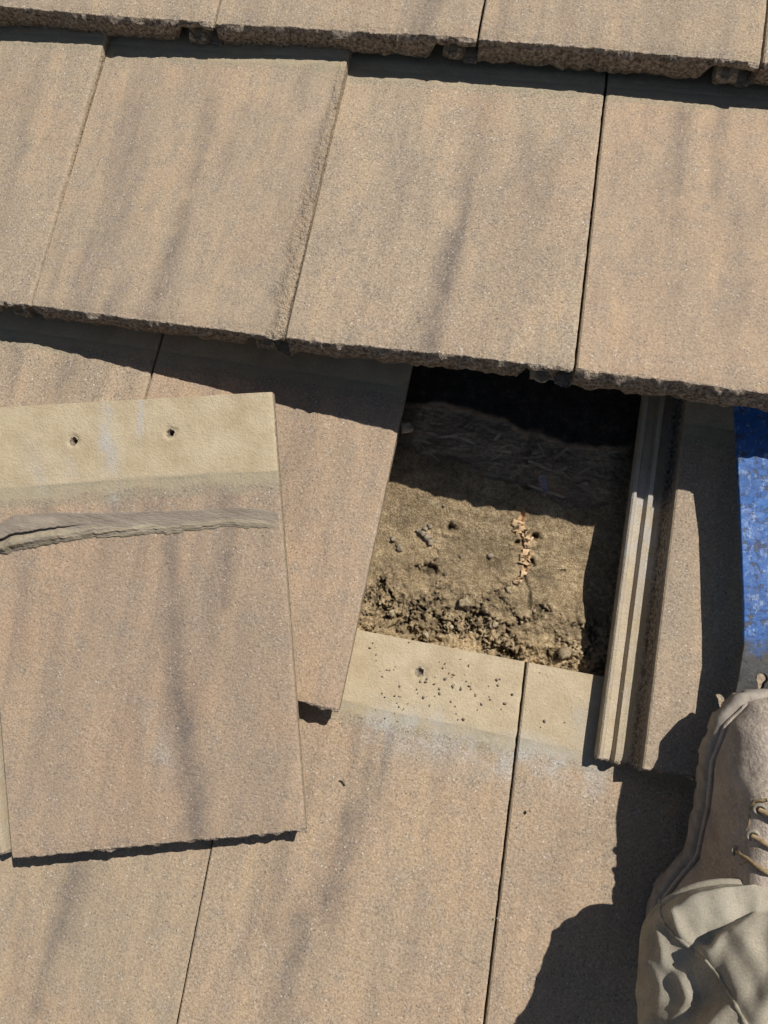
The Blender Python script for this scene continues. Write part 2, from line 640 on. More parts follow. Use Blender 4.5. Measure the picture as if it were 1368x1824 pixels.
                if -.0045 < x < -.0002:
                    cut_shade_v, buff = max(cut_shade_v, .95), .1  # groove wall: rough dirty concrete, its unlit darkness put into the colour
                push(pos(xx, uu, z), tone, min(1, buff), min(1, damp_shade), min(1, lime), min(1, max(0, cut_shade_v)), min(1, rgh + er * .3))
        F = []
        for j in range(nu - 1):
            for i in range(nx - 1):
                F.append((j * nx + i, j * nx + i + 1, (j + 1) * nx + i + 1, (j + 1) * nx + i))
        # front (butt) face: rough grid from the top row down to the underside
        rows = 6
        prev = list(range(nx))
        for k in range(1, rows + 1):
            cur = []
            for i, x in enumerate(xs):
                zt = top_profile(x) - .0022
                zb = bot_profile(x, wid)
                s = k / rows
                z = zt + (zb - zt) * s
                y = front[i] + (-.0012 + .0048 * fbm(x * 95, z * 110, so + 5, 3) + .003 * fbm(x * 45, z * 45, so + 8, 2) - .0018 * math.sin(s * math.pi)) + (.0035 * s * s)
                z += .0018 * fbm(x * 100, z * 200, so + 6, 2) * (1 if k < rows else .8)
                if k == rows:
                    z += .0026 * fbm(x * 70, so, 7, 3) + .0030 * fbm(x * 22, so, 9, 2)
                cur.append(push(pos(x, y, z), 0, 0, 0, 0, 1, .6))
            for i in range(nx - 1):
                F.append((prev[i], cur[i], cur[i + 1], prev[i + 1]))
            prev = cur
        botf = prev
        # underside
        bus = [.02, L * .5, L]
        rowsb = [botf]
        for u in bus:
            rowsb.append([push(pos(x, u, bot_profile(x, wid)), 0, .6, 0, 0, 0, 0) for x in xs])
        for a, c in zip(rowsb[:-1], rowsb[1:]):
            for i in range(nx - 1):
                F.append((a[i], c[i], c[i + 1], a[i + 1]))
        # head face
        hb = rowsb[-1]
        ht = [(nu - 1) * nx + i for i in range(nx)]
        for i in range(nx - 1):
            F.append((ht[i], ht[i + 1], hb[i + 1], hb[i]))
        # sides, as strips with a rough middle
        for side in (0, nx - 1):
            tops = [j * nx + side for j in range(nu)]
            x = xs[side]
            zt = top_profile(x)
            zb = bot_profile(x, wid)
            mid = [push(pos(x + .0016 * fbm(u * 120, so, 3 + side, 3), u, (zt * .5 + zb * .5)), 0, .5, 0, 0, .35, .6) for u in us]
            low = [push(pos(x, u, zb), 0, .5, 0, 0, .35, .3) for u in us]
            for a, c in ((tops, mid), (mid, low)):
                for j in range(nu - 1):
                    if side == 0:
                        F.append((a[j], a[j + 1], c[j + 1], c[j]))
                    else:
                        F.append((a[j], c[j], c[j + 1], a[j + 1]))
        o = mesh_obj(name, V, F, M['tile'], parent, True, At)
        # keep the arrises crisp
        try:
            o.data.set_sharp_from_angle(angle=math.radians(32))
        except Exception:
            pass
    else:
        o = bpy.data.objects.new(name, mesh)
        link(o, parent)
    o.location = org - off
    o.color = (*tint, .80 + .35 * random.Random(seed * 3).random())
    return o


def front_pt(px, z):
    return at(px[0], px[1], z)


def surf(row, x, u):
    y0 = {'A': 2, 'B': 1, 'C': 0, 'D': -1, 'Z': 3, 'Y': 4, 'F': -2, 'G': -3}[row] * E
    return np.array([x, y0 + u, TZ * (1 - u / E)])


def joint(front, headpix, zf, zh_u=L, zh=-0.008):
    """a joint line: front point (pixel at height zf) through a second pixel; returns front and head points"""
    f = at(front[0], front[1], zf)
    if headpix is None:
        h = f + np.array([0, L, zh - zf])
        return f, h
    z2 = zf * .17 + zh * .83
    q = at(headpix[0], headpix[1], z2)
    d = q - f
    s = L / math.hypot(d[0], d[1])
    h = np.array([f[0] + d[0] * s, f[1] + d[1] * s, zh])
    return f, h


def off_joint(j, n):
    """joint n tile widths along from a known one"""
    f, h = j
    return f + np.array([W * n, 0, 0]), h + np.array([W * n, 0, 0])


def quad(jl, jr):
    return (jl[0], jr[0], jl[1], jr[1])


# row A (top of the picture)
jA1 = joint((383, 40), None, .035)
jA2 = joint((853, 67), None, .038)
jA3 = joint((1360, 110), None, .044)
jA0 = off_joint(jA1, -1)
jA4 = off_joint(jA3, 1)
make_tile(quad(jA0, jA1), 11, [((120, 0), (90, 30), 40, .2)], parent=roof)
make_tile(quad(jA1, jA2), 12, [((765, 0), (745, 60), 50, .6), ((470, 0), (455, 40), 25, .2)], parent=roof)
make_tile(quad(jA2, jA3), 13, [((905, 0), (890, 70), 20, .3), ((1180, 0), (1170, 80), 50, .2)], parent=roof)
make_tile(quad(jA3, jA4), 14, parent=roof)

# row B: lifted towards the right by the bar wedged under it
jB1 = joint((55, 543), (195, 75), .048, zh=-.016)
jB2 = joint((508, 600), (625, 88), .078, zh=-.004)
jB2r = joint((508, 600), (625, 88), .078, zh=-.022)
jB3 = joint((1027, 655), (1085, 130), .110, zh=-.022)
jB4 = (jB3[0] + np.array([.299, 0.0, .010]), jB3[1] + np.array([.300, 0, 0]))
jB0 = off_joint(jB1, -1)
jB1r = (jB1[0] + np.array([0, 0, .001]), jB1[1] + np.array([.002, 0, .014]))
make_tile(quad((jB0[0] + np.array([0, 0, -.004]), jB0[1]), jB1r), 21, [((75, 100), (20, 260), 30, .3), ((30, 250), (0, 420), 50, .2)], parent=roof, gap=.001)
o = make_tile(quad(jB1, jB2), 22, [((372, 180), (345, 330), 30, .45), ((330, 380), (270, 560), 30, .75), ((245, 200), (205, 420), 80, .34), ((205, 420), (135, 560), 45, .36),
                               ((160, 430), (140, 500), 20, .4), ((215, 520), (190, 560), 40, .4), ((480, 200), (440, 480), 70, .15)], parent=roof, chip=1.0)
o['label'] = 'tile with a crumbled right-hand edge'
make_tile(quad(jB2r, jB3), 23, [((868, 170), (835, 330), 40, .40), ((832, 330), (815, 440), 22, .80), ((808, 430), (762, 625), 36, .85), ((955, 250), (925, 520), 95, .28),
                               ((930, 490), (860, 505), 20, .3), ((720, 300), (680, 500), 30, .2), ((880, 230), (840, 420), 30, .28)], parent=roof)
make_tile(quad(jB3, jB4), 24, tint=(1.02, .985, .97), streaks= [((1215, 190), (1208, 330), 26, .55), ((1288, 210), (1276, 340), 24, .4), ((1190, 330), (1170, 560), 70, .22), ((1330, 380), (1300, 620), 60, .2)], parent=roof)

# row C: one tile is out
jC2 = joint((607, 1266), (735, 660), TZ)          # right side of the tile left of the opening
jC1 = (jC2[0] + np.array([-.300, .002, 0]), at(285, 600, .001) + np.array([.004, .07, -.009]))
jC1 = (jC1[0], np.array([jC1[1][0], jC1[0][1] + L, -.008]))
jC0 = off_joint(jC1, -1)
jC3 = joint((1145, 1370), (1207, 860), TZ)
_d = (jC3[1] - jC3[0])
_q = at(1207, 860, .009)
_s = L / np.linalg.norm((_q - jC3[0])[:2])
jC3 = (jC3[0], np.array([jC3[0][0] + (_q[0] - jC3[0][0]) * _s, jC3[0][1] + (_q[1] - jC3[0][1]) * _s, -.008]))
jC4 = off_joint(jC3, 1)
make_tile(quad(jC0, jC1), 31, [((130, 640), (110, 705), 60, .5), ((30, 620), (20, 700), 25, .3)], parent=roof)
make_tile(quad(jC1, jC2), 32, tint=(1.03, .98, .96), streaks= [((545, 740), (530, 930), 36, .35), ((508, 820), (512, 920), 22, .4), ((600, 800), (570, 1000), 20, .2), ((560, 1100), (540, 1240), 30, .2)], parent=roof)
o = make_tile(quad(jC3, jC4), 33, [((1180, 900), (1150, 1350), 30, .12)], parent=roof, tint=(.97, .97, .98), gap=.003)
o['label'] = 'tile with its ribbed interlocking edge laid bare beside the opening'

# row D
jD2 = joint((904, 1500), (940, 1180), .017)
_f = at(865, 1824, .030)
_h = at(940, 1180, -.006)
_dir = (_h - _f)[:2] / np.linalg.norm((_h - _f)[:2])
hD = _h.copy()
fD = np.array([hD[0] - _dir[0] * L, hD[1] - _dir[1] * L, TZ])
jD2 = (fD, np.array([hD[0], hD[1], -.008]))
_f = at(320, 1824, .030)
_h = at(380, 1500, .017)
_dir = (_h - _f)[:2] / np.linalg.norm((_h - _f)[:2])
_ft = np.array([_f[0] + _dir[0] * (jD2[0][1] - _f[1]) / _dir[1], jD2[0][1], TZ])
jD1 = (_ft, np.array([_ft[0] + _dir[0] * L, _ft[1] + _dir[1] * L, -.008]))
jD0 = off_joint(jD1, -1)
_dv = (jD1[1] - jD1[0]) * (.05 / L) * np.array([1, 1, 0])
jD1d = tuple(p - _dv for p in jD1)
jD0 = tuple(p - _dv for p in jD0)
jD3 = off_joint(jD2, 1)
make_tile(quad(jD0, jD1d), 41, tint=(.99, .985, .96), streaks= [((132, 1555), (105, 1660), 40, .75), ((100, 1660), (66, 1790), 40, .6), ((200, 1600), (180, 1824), 40, .2), ((40, 1600), (20, 1800), 30, .25)], parent=roof)
make_tile(quad(jD1, jD2), 42, tint=(1.02, .99, .965), streaks= [((640, 1295), (620, 1440), 22, .6), ((668, 1300), (640, 1480), 20, .6), ((700, 1290), (672, 1400), 18, .45), ((625, 1440), (588, 1620), 38, .8),
                               ((500, 1520), (480, 1650), 30, .5), ((535, 1640), (500, 1800), 34, .65), ((570, 1330), (545, 1440), 20, .35), ((800, 1330), (770, 1460), 22, .25),
                               ((470, 1560), (440, 1700), 26, .35), ((780, 1560), (740, 1700), 40, .15)],
          parent=roof, holes=[((748, 1197), .0045, .006)], limes=[((655, 1290), (915, 1352), 22, .75), ((655, 1285), (780, 1300), 14, .8), ((905, 1330), (930, 1345), 26, .8)])
make_tile(quad(jD2, jD3), 43, tint=(1.03, .99, .96), streaks= [((1010, 1450), (995, 1620), 26, .35), ((1090, 1360), (1075, 1500), 30, .15)], parent=roof,
          limes=[((930, 1335), (1050, 1385), 40, .8), ((1040, 1290), (1045, 1400), 26, .7)])

# tiles beyond the picture's edge: shared plain meshes
protos = []
for k, sd_ in enumerate((71, 72, 73)):
    c = (np.array([0, 0, TZ]), np.array([W, 0, TZ]), np.array([0, L, -.008]), np.array([W, L, -.008]))
    t = make_tile(c, sd_, res=.45, parent=roof, off=np.zeros(3))
    protos.append(t)


def plain(p, k):
    o = protos[k % 3]
    if not o.get('used'):
        o['used'] = 1
    else:
        o = bpy.data.objects.new('roof_tile', protos[k % 3].data)
        link(o, roof)
    o.location = Vector(p)


def plain_at(x, y, z, k):
    plain((x, y, z + TZ), k)


k = 0
for row, j in (('A', jA0), ('B', jB0), ('C', jC0), ('D', jD0)):
    for n in (1, 2, 3):
        k += 1
        plain((j[0][0] - W * n, j[0][1], TZ + (0.004 if row == 'B' else 0)), k)
for row, j in (('A', jA4), ('B', jB4), ('C', jC4), ('D', jD3)):
    for n in (0, 1, 2):
        k += 1
        plain((j[0][0] + W * n, j[0][1], TZ), k)
for row, x0 in ((3, -.43), (4, -.28), (-2, -.26), (-3, -.11)):
    for n in range(-3, 5):
        k += 1
        base = jA1[0][1] + (row - 2) * E if row > 2 else jD2[0][1] + (row + 1) * E
        plain((x0 + n * W, base, TZ), k)

# ----------------------------------------------------------------------------
# deck, felt and what lies in the opening
# ----------------------------------------------------------------------------
FZ = -0.056
bm = bmesh.new()
bmesh.ops.create_cube(bm, size=1.0)
for v in bm.verts:
    v.co = Vector((v.co.x * 2.9 + .05, v.co.y * 3.2 + .25, v.co.z * .02 + FZ - .020))
deck = bm_obj('deck_board', bm, M['timber'], roof, False)


def floor_h(x, y):
    """height and zone masks of the opened floor"""
    dust, wood, fresh, hole = 0.0, 0.0, 0.0, 0.0
    n1 = fbm(x * 30, y * 30, 1.0, 4)
    n2 = fbm(x * 110, y * 110, 2.0, 4)
    n3 = fbm(x * 300, y * 300, 3.0, 2)
    z = .0016 * n1 + .0005 * n2
    # dirt builds up towards the head of the course below
    yy = y + .018 * fbm(x * 24, y * 8, 7.0, 3)
    b = sstep(.175, .082, yy)
    lump = sstep(.150, .092, yy)
    z += .024 * b + b * (.0045 * n2 + .0016 * n3) + lump * (.0022 * n3 + .007 * fbm(x * 48, y * 60, 5.0, 3))
    # cracked crust: plates with their own tilt, split by gaps
    ys_ = y + .006 * n1
    for sc, amp, wt in ((30.0, .0080, b), (82.0, .0040, lump)):
        ds, ps = noise.voronoi((x * sc + .5 * n2, ys_ * sc * 1.25 + .5 * n3, 3.0), distance_metric='DISTANCE')
        gapd = ds[1] - ds[0]
        kx = noise.noise(ps[0] * 3.1)
        ky = noise.noise(ps[0] * 2.3 + Vector((5, 2, 1)))
        lift = noise.noise(ps[0] * 1.7 + Vector((9, 9, 9)))
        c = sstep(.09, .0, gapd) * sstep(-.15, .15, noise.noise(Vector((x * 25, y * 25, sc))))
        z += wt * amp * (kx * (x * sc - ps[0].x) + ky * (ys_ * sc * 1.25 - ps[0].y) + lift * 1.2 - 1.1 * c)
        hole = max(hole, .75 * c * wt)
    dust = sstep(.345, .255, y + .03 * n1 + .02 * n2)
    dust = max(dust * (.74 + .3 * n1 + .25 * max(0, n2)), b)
    # upper lap of felt, lying on top
    lap = y - (.327 + .012 * math.sin(x * 20 + .6) + .006 * fbm(x * 40, 0, 4.0, 3))
    if lap > -.004:
        z += .004 * sstep(-.004, .001, lap) + .003 * fbm(x * 18, y * 26, 12, 3)
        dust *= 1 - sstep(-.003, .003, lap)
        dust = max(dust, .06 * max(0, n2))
    # bared board under the lap, torn outline
    lo = .262 + .020 * math.exp(-((x - .06) / .03) ** 2) - .02 * math.exp(-((x - .205) / .04) ** 2) + .010 * fbm(x * 50, 1, 4, 3) + .022 * sstep(.05, .0, x)
    m = sstep(lo - .002, lo + .004, y) * sstep(.004, -.003, lap) * sstep(-.012, .02, x + .01 * n1) * sstep(.265, .235, x + .01 * n1)
    if m > 0:
        z += m * (-.002 + .0042 * fbm(x * 30 + 4 * n1, y * 210 + 6 * n1, 15, 3) + .012 * fbm(x * 26, y * 34, 19, 3) + .003 * n3 - .006 * sstep(.008, .002, abs(x - float(np.interp(y, SPLIT_Y, SPLIT_X)))))
        wood = m
        dust *= 1 - m
    # split running down the slope with the torn fresh wood
    cx = float(np.interp(y, SPLIT_Y, SPLIT_X)) + .005 * fbm(y * 60, 2, 3, 3)
    dc = abs(x - cx)
    if .12 < y < .33:
        sw = .0012 + .004 * max(0, fbm(y * 70, 5, 5, 2))
        if y < .262:
            s = sstep(sw * 1.8, sw, dc) * sstep(.115, .13, y) * sstep(.245, .215, y)
            z -= .006 * s * (.4 + .6 * sstep(.15, .17, y))
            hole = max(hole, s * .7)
            if .160 < y < .236:
                fresh = sstep(.0052, .0030, dc + .003 * fbm(x * 120, y * 120, 8, 2)) * sstep(-.28, -.05, fbm(y * 90, 3, 9, 2))
                hole *= 1 - .8 * fresh
        else:
            s = sstep(.012, .006, dc) * sstep(.33, .31, y)
            wood = max(wood, s)
            dust *= 1 - s
            z += .002 * s
    # nail hole and mound with a pit
    for (hx, hy, r, d) in HOLES:
        ax_, ay_ = x - hx, y - hy
        if abs(ax_) > .03 or abs(ay_) > .03:
            continue
        wob = 1 + .95 * fbm(x * 150 + hx * 70, y * 150, 6.0, 3) + .35 * n3
        q = math.hypot(ax_, ay_) / r * wob
        lump = math.exp(-((ax_ - .35 * r) ** 2 + (ay_ + .45 * r) ** 2) / (.45 * r) ** 2)
        z -= d * sstep(1.0, .55, q) * (1 - .9 * lump)
        z += .0020 * math.exp(-((q - 1.6) / .6) ** 2)
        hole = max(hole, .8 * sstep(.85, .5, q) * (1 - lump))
    return z, dust, wood, fresh, hole


def fl(px, py, z=FZ + .004):
    return at(px, py, z)


_sp = sorted([tuple(fl(px, py)[:2]) for px, py in ((945, 820), (930, 900), (928, 940), (940, 985), (934, 1020), (944, 1060), (942, 1095))], key=lambda p: p[1])
SPLIT_X, SPLIT_Y = [p[0] for p in _sp], [p[1] for p in _sp]
HOLES = []
for (px, py, r, d) in ((803, 940, .0058, .007), (766, 1018, .011, .009), (955, 957, .005, .008), (946, 1002, .0045, .007), (922, 966, .004, .006), (742, 1010, .003, .005)):
    q = fl(px, py)
    HOLES.append((q[0], q[1], r, d))

x0, x1, y0, y1, st = -.070, .33, .050, .49, .0014
nxg, nyg = int((x1 - x0) / st), int((y1 - y0) / st)
V, F = [], []
A = {k: [] for k in ('dust', 'wood', 'fresh', 'hole')}
for j in range(nyg + 1):
    for i in range(nxg + 1):
        x, y = x0 + i * st, y0 + j * st
        z, d_, w_, f_, h_ = floor_h(x, y)
        V.append((x, y, FZ + z))
        A['dust'].append(d_)
        A['wood'].append(w_)
        A['fresh'].append(f_)
        A['hole'].append(h_)
for j in range(nyg):
    for i in range(nxg):
        a = j * (nxg + 1) + i
        F.append((a, a + 1, a + nxg + 2, a + nxg + 1))
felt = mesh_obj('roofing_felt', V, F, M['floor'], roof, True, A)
felt['label'] = 'torn felt under dust and crumbled dirt in the opening'

# strands of the bared board
rs = random.Random(5)


def blade(lx, ly, lz, curl, rnd):
    """a thin split chip of wood: lens-like outline with thickness and curl"""
    n = 5
    V, F = [], []
    for i in range(n + 1):
        t = i / n
        wv = ly * (.55 + .45 * math.sin(math.pi * min(.95, max(.08, t + rnd.uniform(-.06, .06))))) * .5
        x = (t - .5) * lx
        zc = curl * ((t - .5) ** 2) * 4
        for sy, sz in ((-1, 0), (1, 0), (1, 1), (-1, 1)):
            V.append((x, sy * wv + rnd.uniform(-.0004, .0004), zc + sz * lz))
    for i in range(n):
        a = i * 4
        for k in range(4):
            F.append((a + k, a + (k + 1) % 4, a + 4 + (k + 1) % 4, a + 4 + k))
    F.append((3, 2, 1, 0))
    F.append((n * 4, n * 4 + 1, n * 4 + 2, n * 4 + 3))
    return V, F


protos_b = [blade(rs.uniform(.016, .045), rs.uniform(.0018, .0055), .0006, rs.uniform(-.0006, .0008), rs) for _ in range(8)]
meshes_b = []
cnt = 0
for k in range(150):
    px, py = rs.uniform(725, 1110), rs.uniform(762, 880)
    q = fl(px, py)
    z, d_, w_, f_, h_ = floor_h(q[0], q[1])
    if w_ < .6:
        continue
    if cnt >= 38:
        break
    cnt += 1
    kk = k % 8
    if not any(n_ == kk for n_, _ in meshes_b):
        o = mesh_obj('wood_strand', *protos_b[kk], M['strand'], roof, False)
        meshes_b.append((kk, o.data))
    else:
        o = bpy.data.objects.new('wood_strand', dict(meshes_b)[kk])
        link(o, roof)
    o.location = (q[0], q[1], FZ + z)
    o.rotation_euler = (rs.uniform(-.10, .10), rs.uniform(-.05, .05), rs.gauss(.1, .45))

# torn pieces of fresh wood in the split
for (px, py, sx, sy, rz) in ((922, 932, .011, .006, .2), (925, 944, .009, .008, 1.1), (937, 957, .010, .006, -.3), (941, 968, .011, .008, .4), (932, 973, .006, .006, 1.0), (933, 985, .007, .006, .5), (935, 996, .010, .003, .1),
                             (933, 1002, .010, .003, -.1), (934, 1010, .007, .006, .1), (931, 1024, .005, .007, -.2), (922, 1036, .007, .003, .6), (940, 948, .005, .004, 1.0)):
    q = fl(px, py)
    z = floor_h(q[0], q[1])[0]
    bm = bmesh.new()
    bmesh.ops.create_cube(bm, size=1)
    bmesh.ops.subdivide_edges(bm, edges=bm.edges[:], cuts=3, use_grid_fill=True)
    for v in bm.verts:
        n_ = Vector((fbm(v.co.x * 3 + px, v.co.y * 3, 1, 2), fbm(v.co.x * 3, v.co.y * 3 + px, 2, 2), fbm(v.co.x * 4, v.co.y * 4, px, 2)))
        v.co = Vector((v.co.x * sx * 1.1, v.co.y * sy * 1.1, v.co.z * .0022)) + Vector((n_.x * .009, n_.y * .009, n_.z * .0018))
    o = bm_obj('torn_wood', bm, M['fresh'], roof)
    o.location = (q[0], q[1], FZ + z + .0012)
    o.rotation_euler[2] = rz

# crumbs of soil: too many to count
V, F = [], []


def add_clod(V, F, c, r, seed, flat=.8):
    bm = bmesh.new()
    bmesh.ops.create_icosphere(bm, subdivisions=1 if r < .003 else 2, radius=1)
    b0 = len(V)
    for v in bm.verts:
        d = v.co.normalized()
        k = r * (1 + .9 * noise.noise(d * 1.3 + Vector((seed, seed * .7, 0))) + .7 * noise.noise(d * 3.1 + Vector((seed, 0, 0))))
        V.append((c[0] + d.x * k, c[1] + d.y * k, c[2] + d.z * k * flat))
    bm.verts.index_update()
    for f in bm.faces:
        F.append(tuple(b0 + v.index for v in f.verts))
    bm.free()


for k in range(90):
    x = rs.uniform(-.03, .25)
    y = .078 + abs(rs.gauss(0, .035))
    if y > .24:
        continue
    r = .0006 + abs(rs.gauss(0, .0010))
    if y > .15:
        r *= .6
    z = floor_h(x, y)[0]
    add_clod(V, F, (x, y, FZ + z + r * .3), min(r, .0055), k * 1.7)
cl = mesh_obj('soil_crumbs', V, F, M['soil'], roof)
cl['kind'] = 'stuff'
for (px, py, r) in ((828, 1074, .0060), (1003, 1158, .0075), (700, 1090, .0038), (760, 1130, .0036), (880, 1110, .0040), (905, 1050, .0036)):
    q = fl(px, py, FZ + .012)
    V, F = [], []
    z = floor_h(q[0], q[1])[0]
    add_clod(V, F, (0, 0, 0), r, px * .1, .75)
    o = mesh_obj('soil_clod', V, F, M['soil'], roof)
    o.location = (q[0], q[1], FZ + z + r * .35)
# small dark stones by the nail hole
V, F = [], []
for (px, py, r) in ((757, 942, .0035), (752, 950, .004), (762, 958, .0045), (766, 966, .0035), (745, 946, .003), (765, 938, .003), (873, 990, .003), (790, 900, .002), (820, 990, .002), (700, 960, .003), (712, 975, .004)):
    q = fl(px, py)
    z = floor_h(q[0], q[1])[0]
    add_clod(V, F, (q[0], q[1], FZ + z + r * .4), r, px * .3)
o = mesh_obj('dark_crumbs', V, F, M['grit'], roof)
o['kind'] = 'stuff'

# grit on the heads of the lower course, partly standing in for pits
V, F = [], []
rg = random.Random(9)
for k in range(110):
    t = rg.random()
    if t < .6:
        px, py = rg.gauss(790, 75), rg.gauss(1225, 38)
    else:
        px, py = rg.uniform(660, 1055), rg.uniform(1135, 1300)
    lim = 1118 + (px - 650) * .17
    if py < lim + 8 or py > 1310 or px < 655 or px > 1055:
        continue
    q = at(px, py, -.004)
    z = TZ * (1 - (q[1] + E) / E)
    q = at(px, py, z)
    r = .0004 + abs(rg.gauss(0, .00075))
    add_clod(V, F, (q[0], q[1], z + r * .4), min(r, .0015), k * 2.3, .6)
o = mesh_obj('grit', V, F, M['grit'], roof)
o['kind'] = 'stuff'


def straw(pxa, pxb, z, r=.0007, bend=.003, mat='straw', nm='straw', nseg=6):
    a, b_ = at(pxa[0], pxa[1], z), at(pxb[0], pxb[1], z)
    pts = []
    for i in range(nseg + 1):
        t = i / nseg
        p = a * (1 - t) + b_ * t
        pts.append(Vector(p) + Vector((bend * math.sin(t * math.pi), bend * .4 * math.sin(t * 6), .0012 * math.sin(t * math.pi))))
    c0 = pts[0].copy()
    V, F = tube([p - c0 for p in pts], [r * (1 - .4 * abs(i / nseg - .4)) for i in range(nseg + 1)], 6)
    o = mesh_obj(nm, V, F, M[mat], None, loc=c0)
    if nm == 'straw':
        tag(o, 'thin dry straw lying in the crumbled dirt of the opening', 'straw', 'straws in the dirt')
    return o


for a, b_, z in (((660, 1098), (672, 1114), -.018), ((935, 1132), (952, 1158), -.016), ((946, 1148), (960, 1166), -.012), ((880, 1070), (892, 1084), -.03), ((785, 1040), (803, 1036), -.036),
                 ((700, 1108), (722, 1090), -.018), ((965, 1146), (975, 1142), -.016), ((705, 1072), (690, 1084), -.022), ((905, 1120), (925, 1140), -.02), ((1010, 1006), (1018, 1003), -.046)):
    straw(a, b_, z)

# splinter of stone-coloured flake caught in the shade
q = fl(968, 862)
V, F = blade(.020, .009, .0015, .003, rs)
o = mesh_obj('stone_flake', V, F, simple('pale_flake', (0.16, 0.13, 0.14), (0.30, 0.26, 0.27), 300), None, False)
tag(o, 'small grey stone flake lying on bared wood in the shaded opening', 'flake')
o.location = (q[0], q[1], FZ + .010)
o.rotation_euler = (.2, .1, -1.1)
# chip of light concrete on the edge of the left-hand tile
V, F = [], []
q = at(724, 762, .002)
add_clod(V, F, (0, 0, 0), .006, 3.3, .6)
o = mesh_obj('chip', V, F, M['tile'], roof, True)
o.location = (q[0], q[1], q[2] - .003)

# little dark twig and dead insect-like bits on the tiles
tw = straw((606, 1389), (616, 1397), .0125, .0010, .002, 'grit', 'twig')
tag(tw, 'tiny dark curled twig on the tile below the opening', 'twig')
V, F = [], []
for (px, py, z, r) in ((196, 1064, .075, .0022), (944, 1442, .016, .0018), (1108, 1232, .03, .0012), (610, 1291, .003, .0015), (886, 1636, .026, .001), (605, 1288, .003, .001), (1105, 1793, .03, .001)):
    q = at(px, py, z)
    if px == 196:
        continue
    add_clod(V, F, (q[0], q[1], q[2]), r, px * .2)
o = mesh_obj('crumbs', V, F, M['grit'], roof)
o['kind'] = 'stuff'

# ----------------------------------------------------------------------------
# the loose tile laid on the roof
# ----------------------------------------------------------------------------
fl_ = at(20, 1531, .068)
fr_ = at(543, 1480, .054)
hr_ = at(484, 698, .086)
ex = (fr_ - fl_)
wl = np.linalg.norm(ex)
hl_ = at(-46, 728, .097)
_len = np.linalg.norm(hr_ - fr_)
_k = L / _len
lt = make_tile((fl_, fr_, hl_, hr_), 55, tint=(1.0, .96, .96), streaks=
               [((306, 955), (308, 1100), 26, .60), ((306, 1100), (316, 1230), 34, .70), ((318, 1230), (345, 1470), 44, .85), ((408, 845), (404, 905), 28, .7), ((412, 950), (398, 1060), 26, .65),
                ((290, 860), (288, 915), 14, .5), ((265, 860), (262, 905), 16, .35), ((200, 830), (205, 900), 26, .5), ((84, 860), (86, 910), 14, .5), ((380, 1030), (390, 1200), 40, .25),
                ((180, 990), (150, 1180), 30, .22), ((90, 1080), (110, 1400), 50, .20), ((240, 1250), (250, 1450), 40, .18), ((430, 1100), (470, 1450), 40, .18), ((30, 950), (40, 1180), 30, .25)],
               name='loose_roof_tile', parent=None, off=np.zeros(3), gap=.0, res=1.1,
               holes=[((130, 785), .0036, .014), ((303, 771), .0036, .014)], limes=[((250, 728), (250, 755), 8, .9), ((190, 750), (203, 860), 20, 1.0), ((270, 1290), (290, 1340), 34, .35), ((60, 820), (70, 850), 24, .4), ((120, 830), (130, 850), 20, .3)])
lt['kind'] = 'thing'
tag(lt, 'loose brown concrete tile lying askew with two nail holes and a dried sealant smear', 'roof tile')


def lt_loc(px, py):
    """pixel -> (x, u) on the loose tile's face"""
    a, c = .5 * wl, .5 * L
    for _ in range(8):
        def f(a_, c_):
            p = to_px(lt_pos(a_, c_) + fl_)
            return np.array([p[0] - px, p[1] - py])
        r0 = f(a, c)
        J = np.stack([(f(a + 1e-4, c) - r0) / 1e-4, (f(a, c + 1e-4) - r0) / 1e-4], 1)
        d_ = np.linalg.solve(J, -r0)
        a, c = a + d_[0], c + d_[1]
    return np.array([a, c])


def lt_pos(x, u):
    a, c = x / wl, u / L
    return fl_ * (1 - a) * (1 - c) + fr_ * a * (1 - c) + hl_ * (1 - a) * c + hr_ * a * c - fl_


LN = np.cross(fr_ - fl_, hl_ - fl_)
LN /= np.linalg.norm(LN)

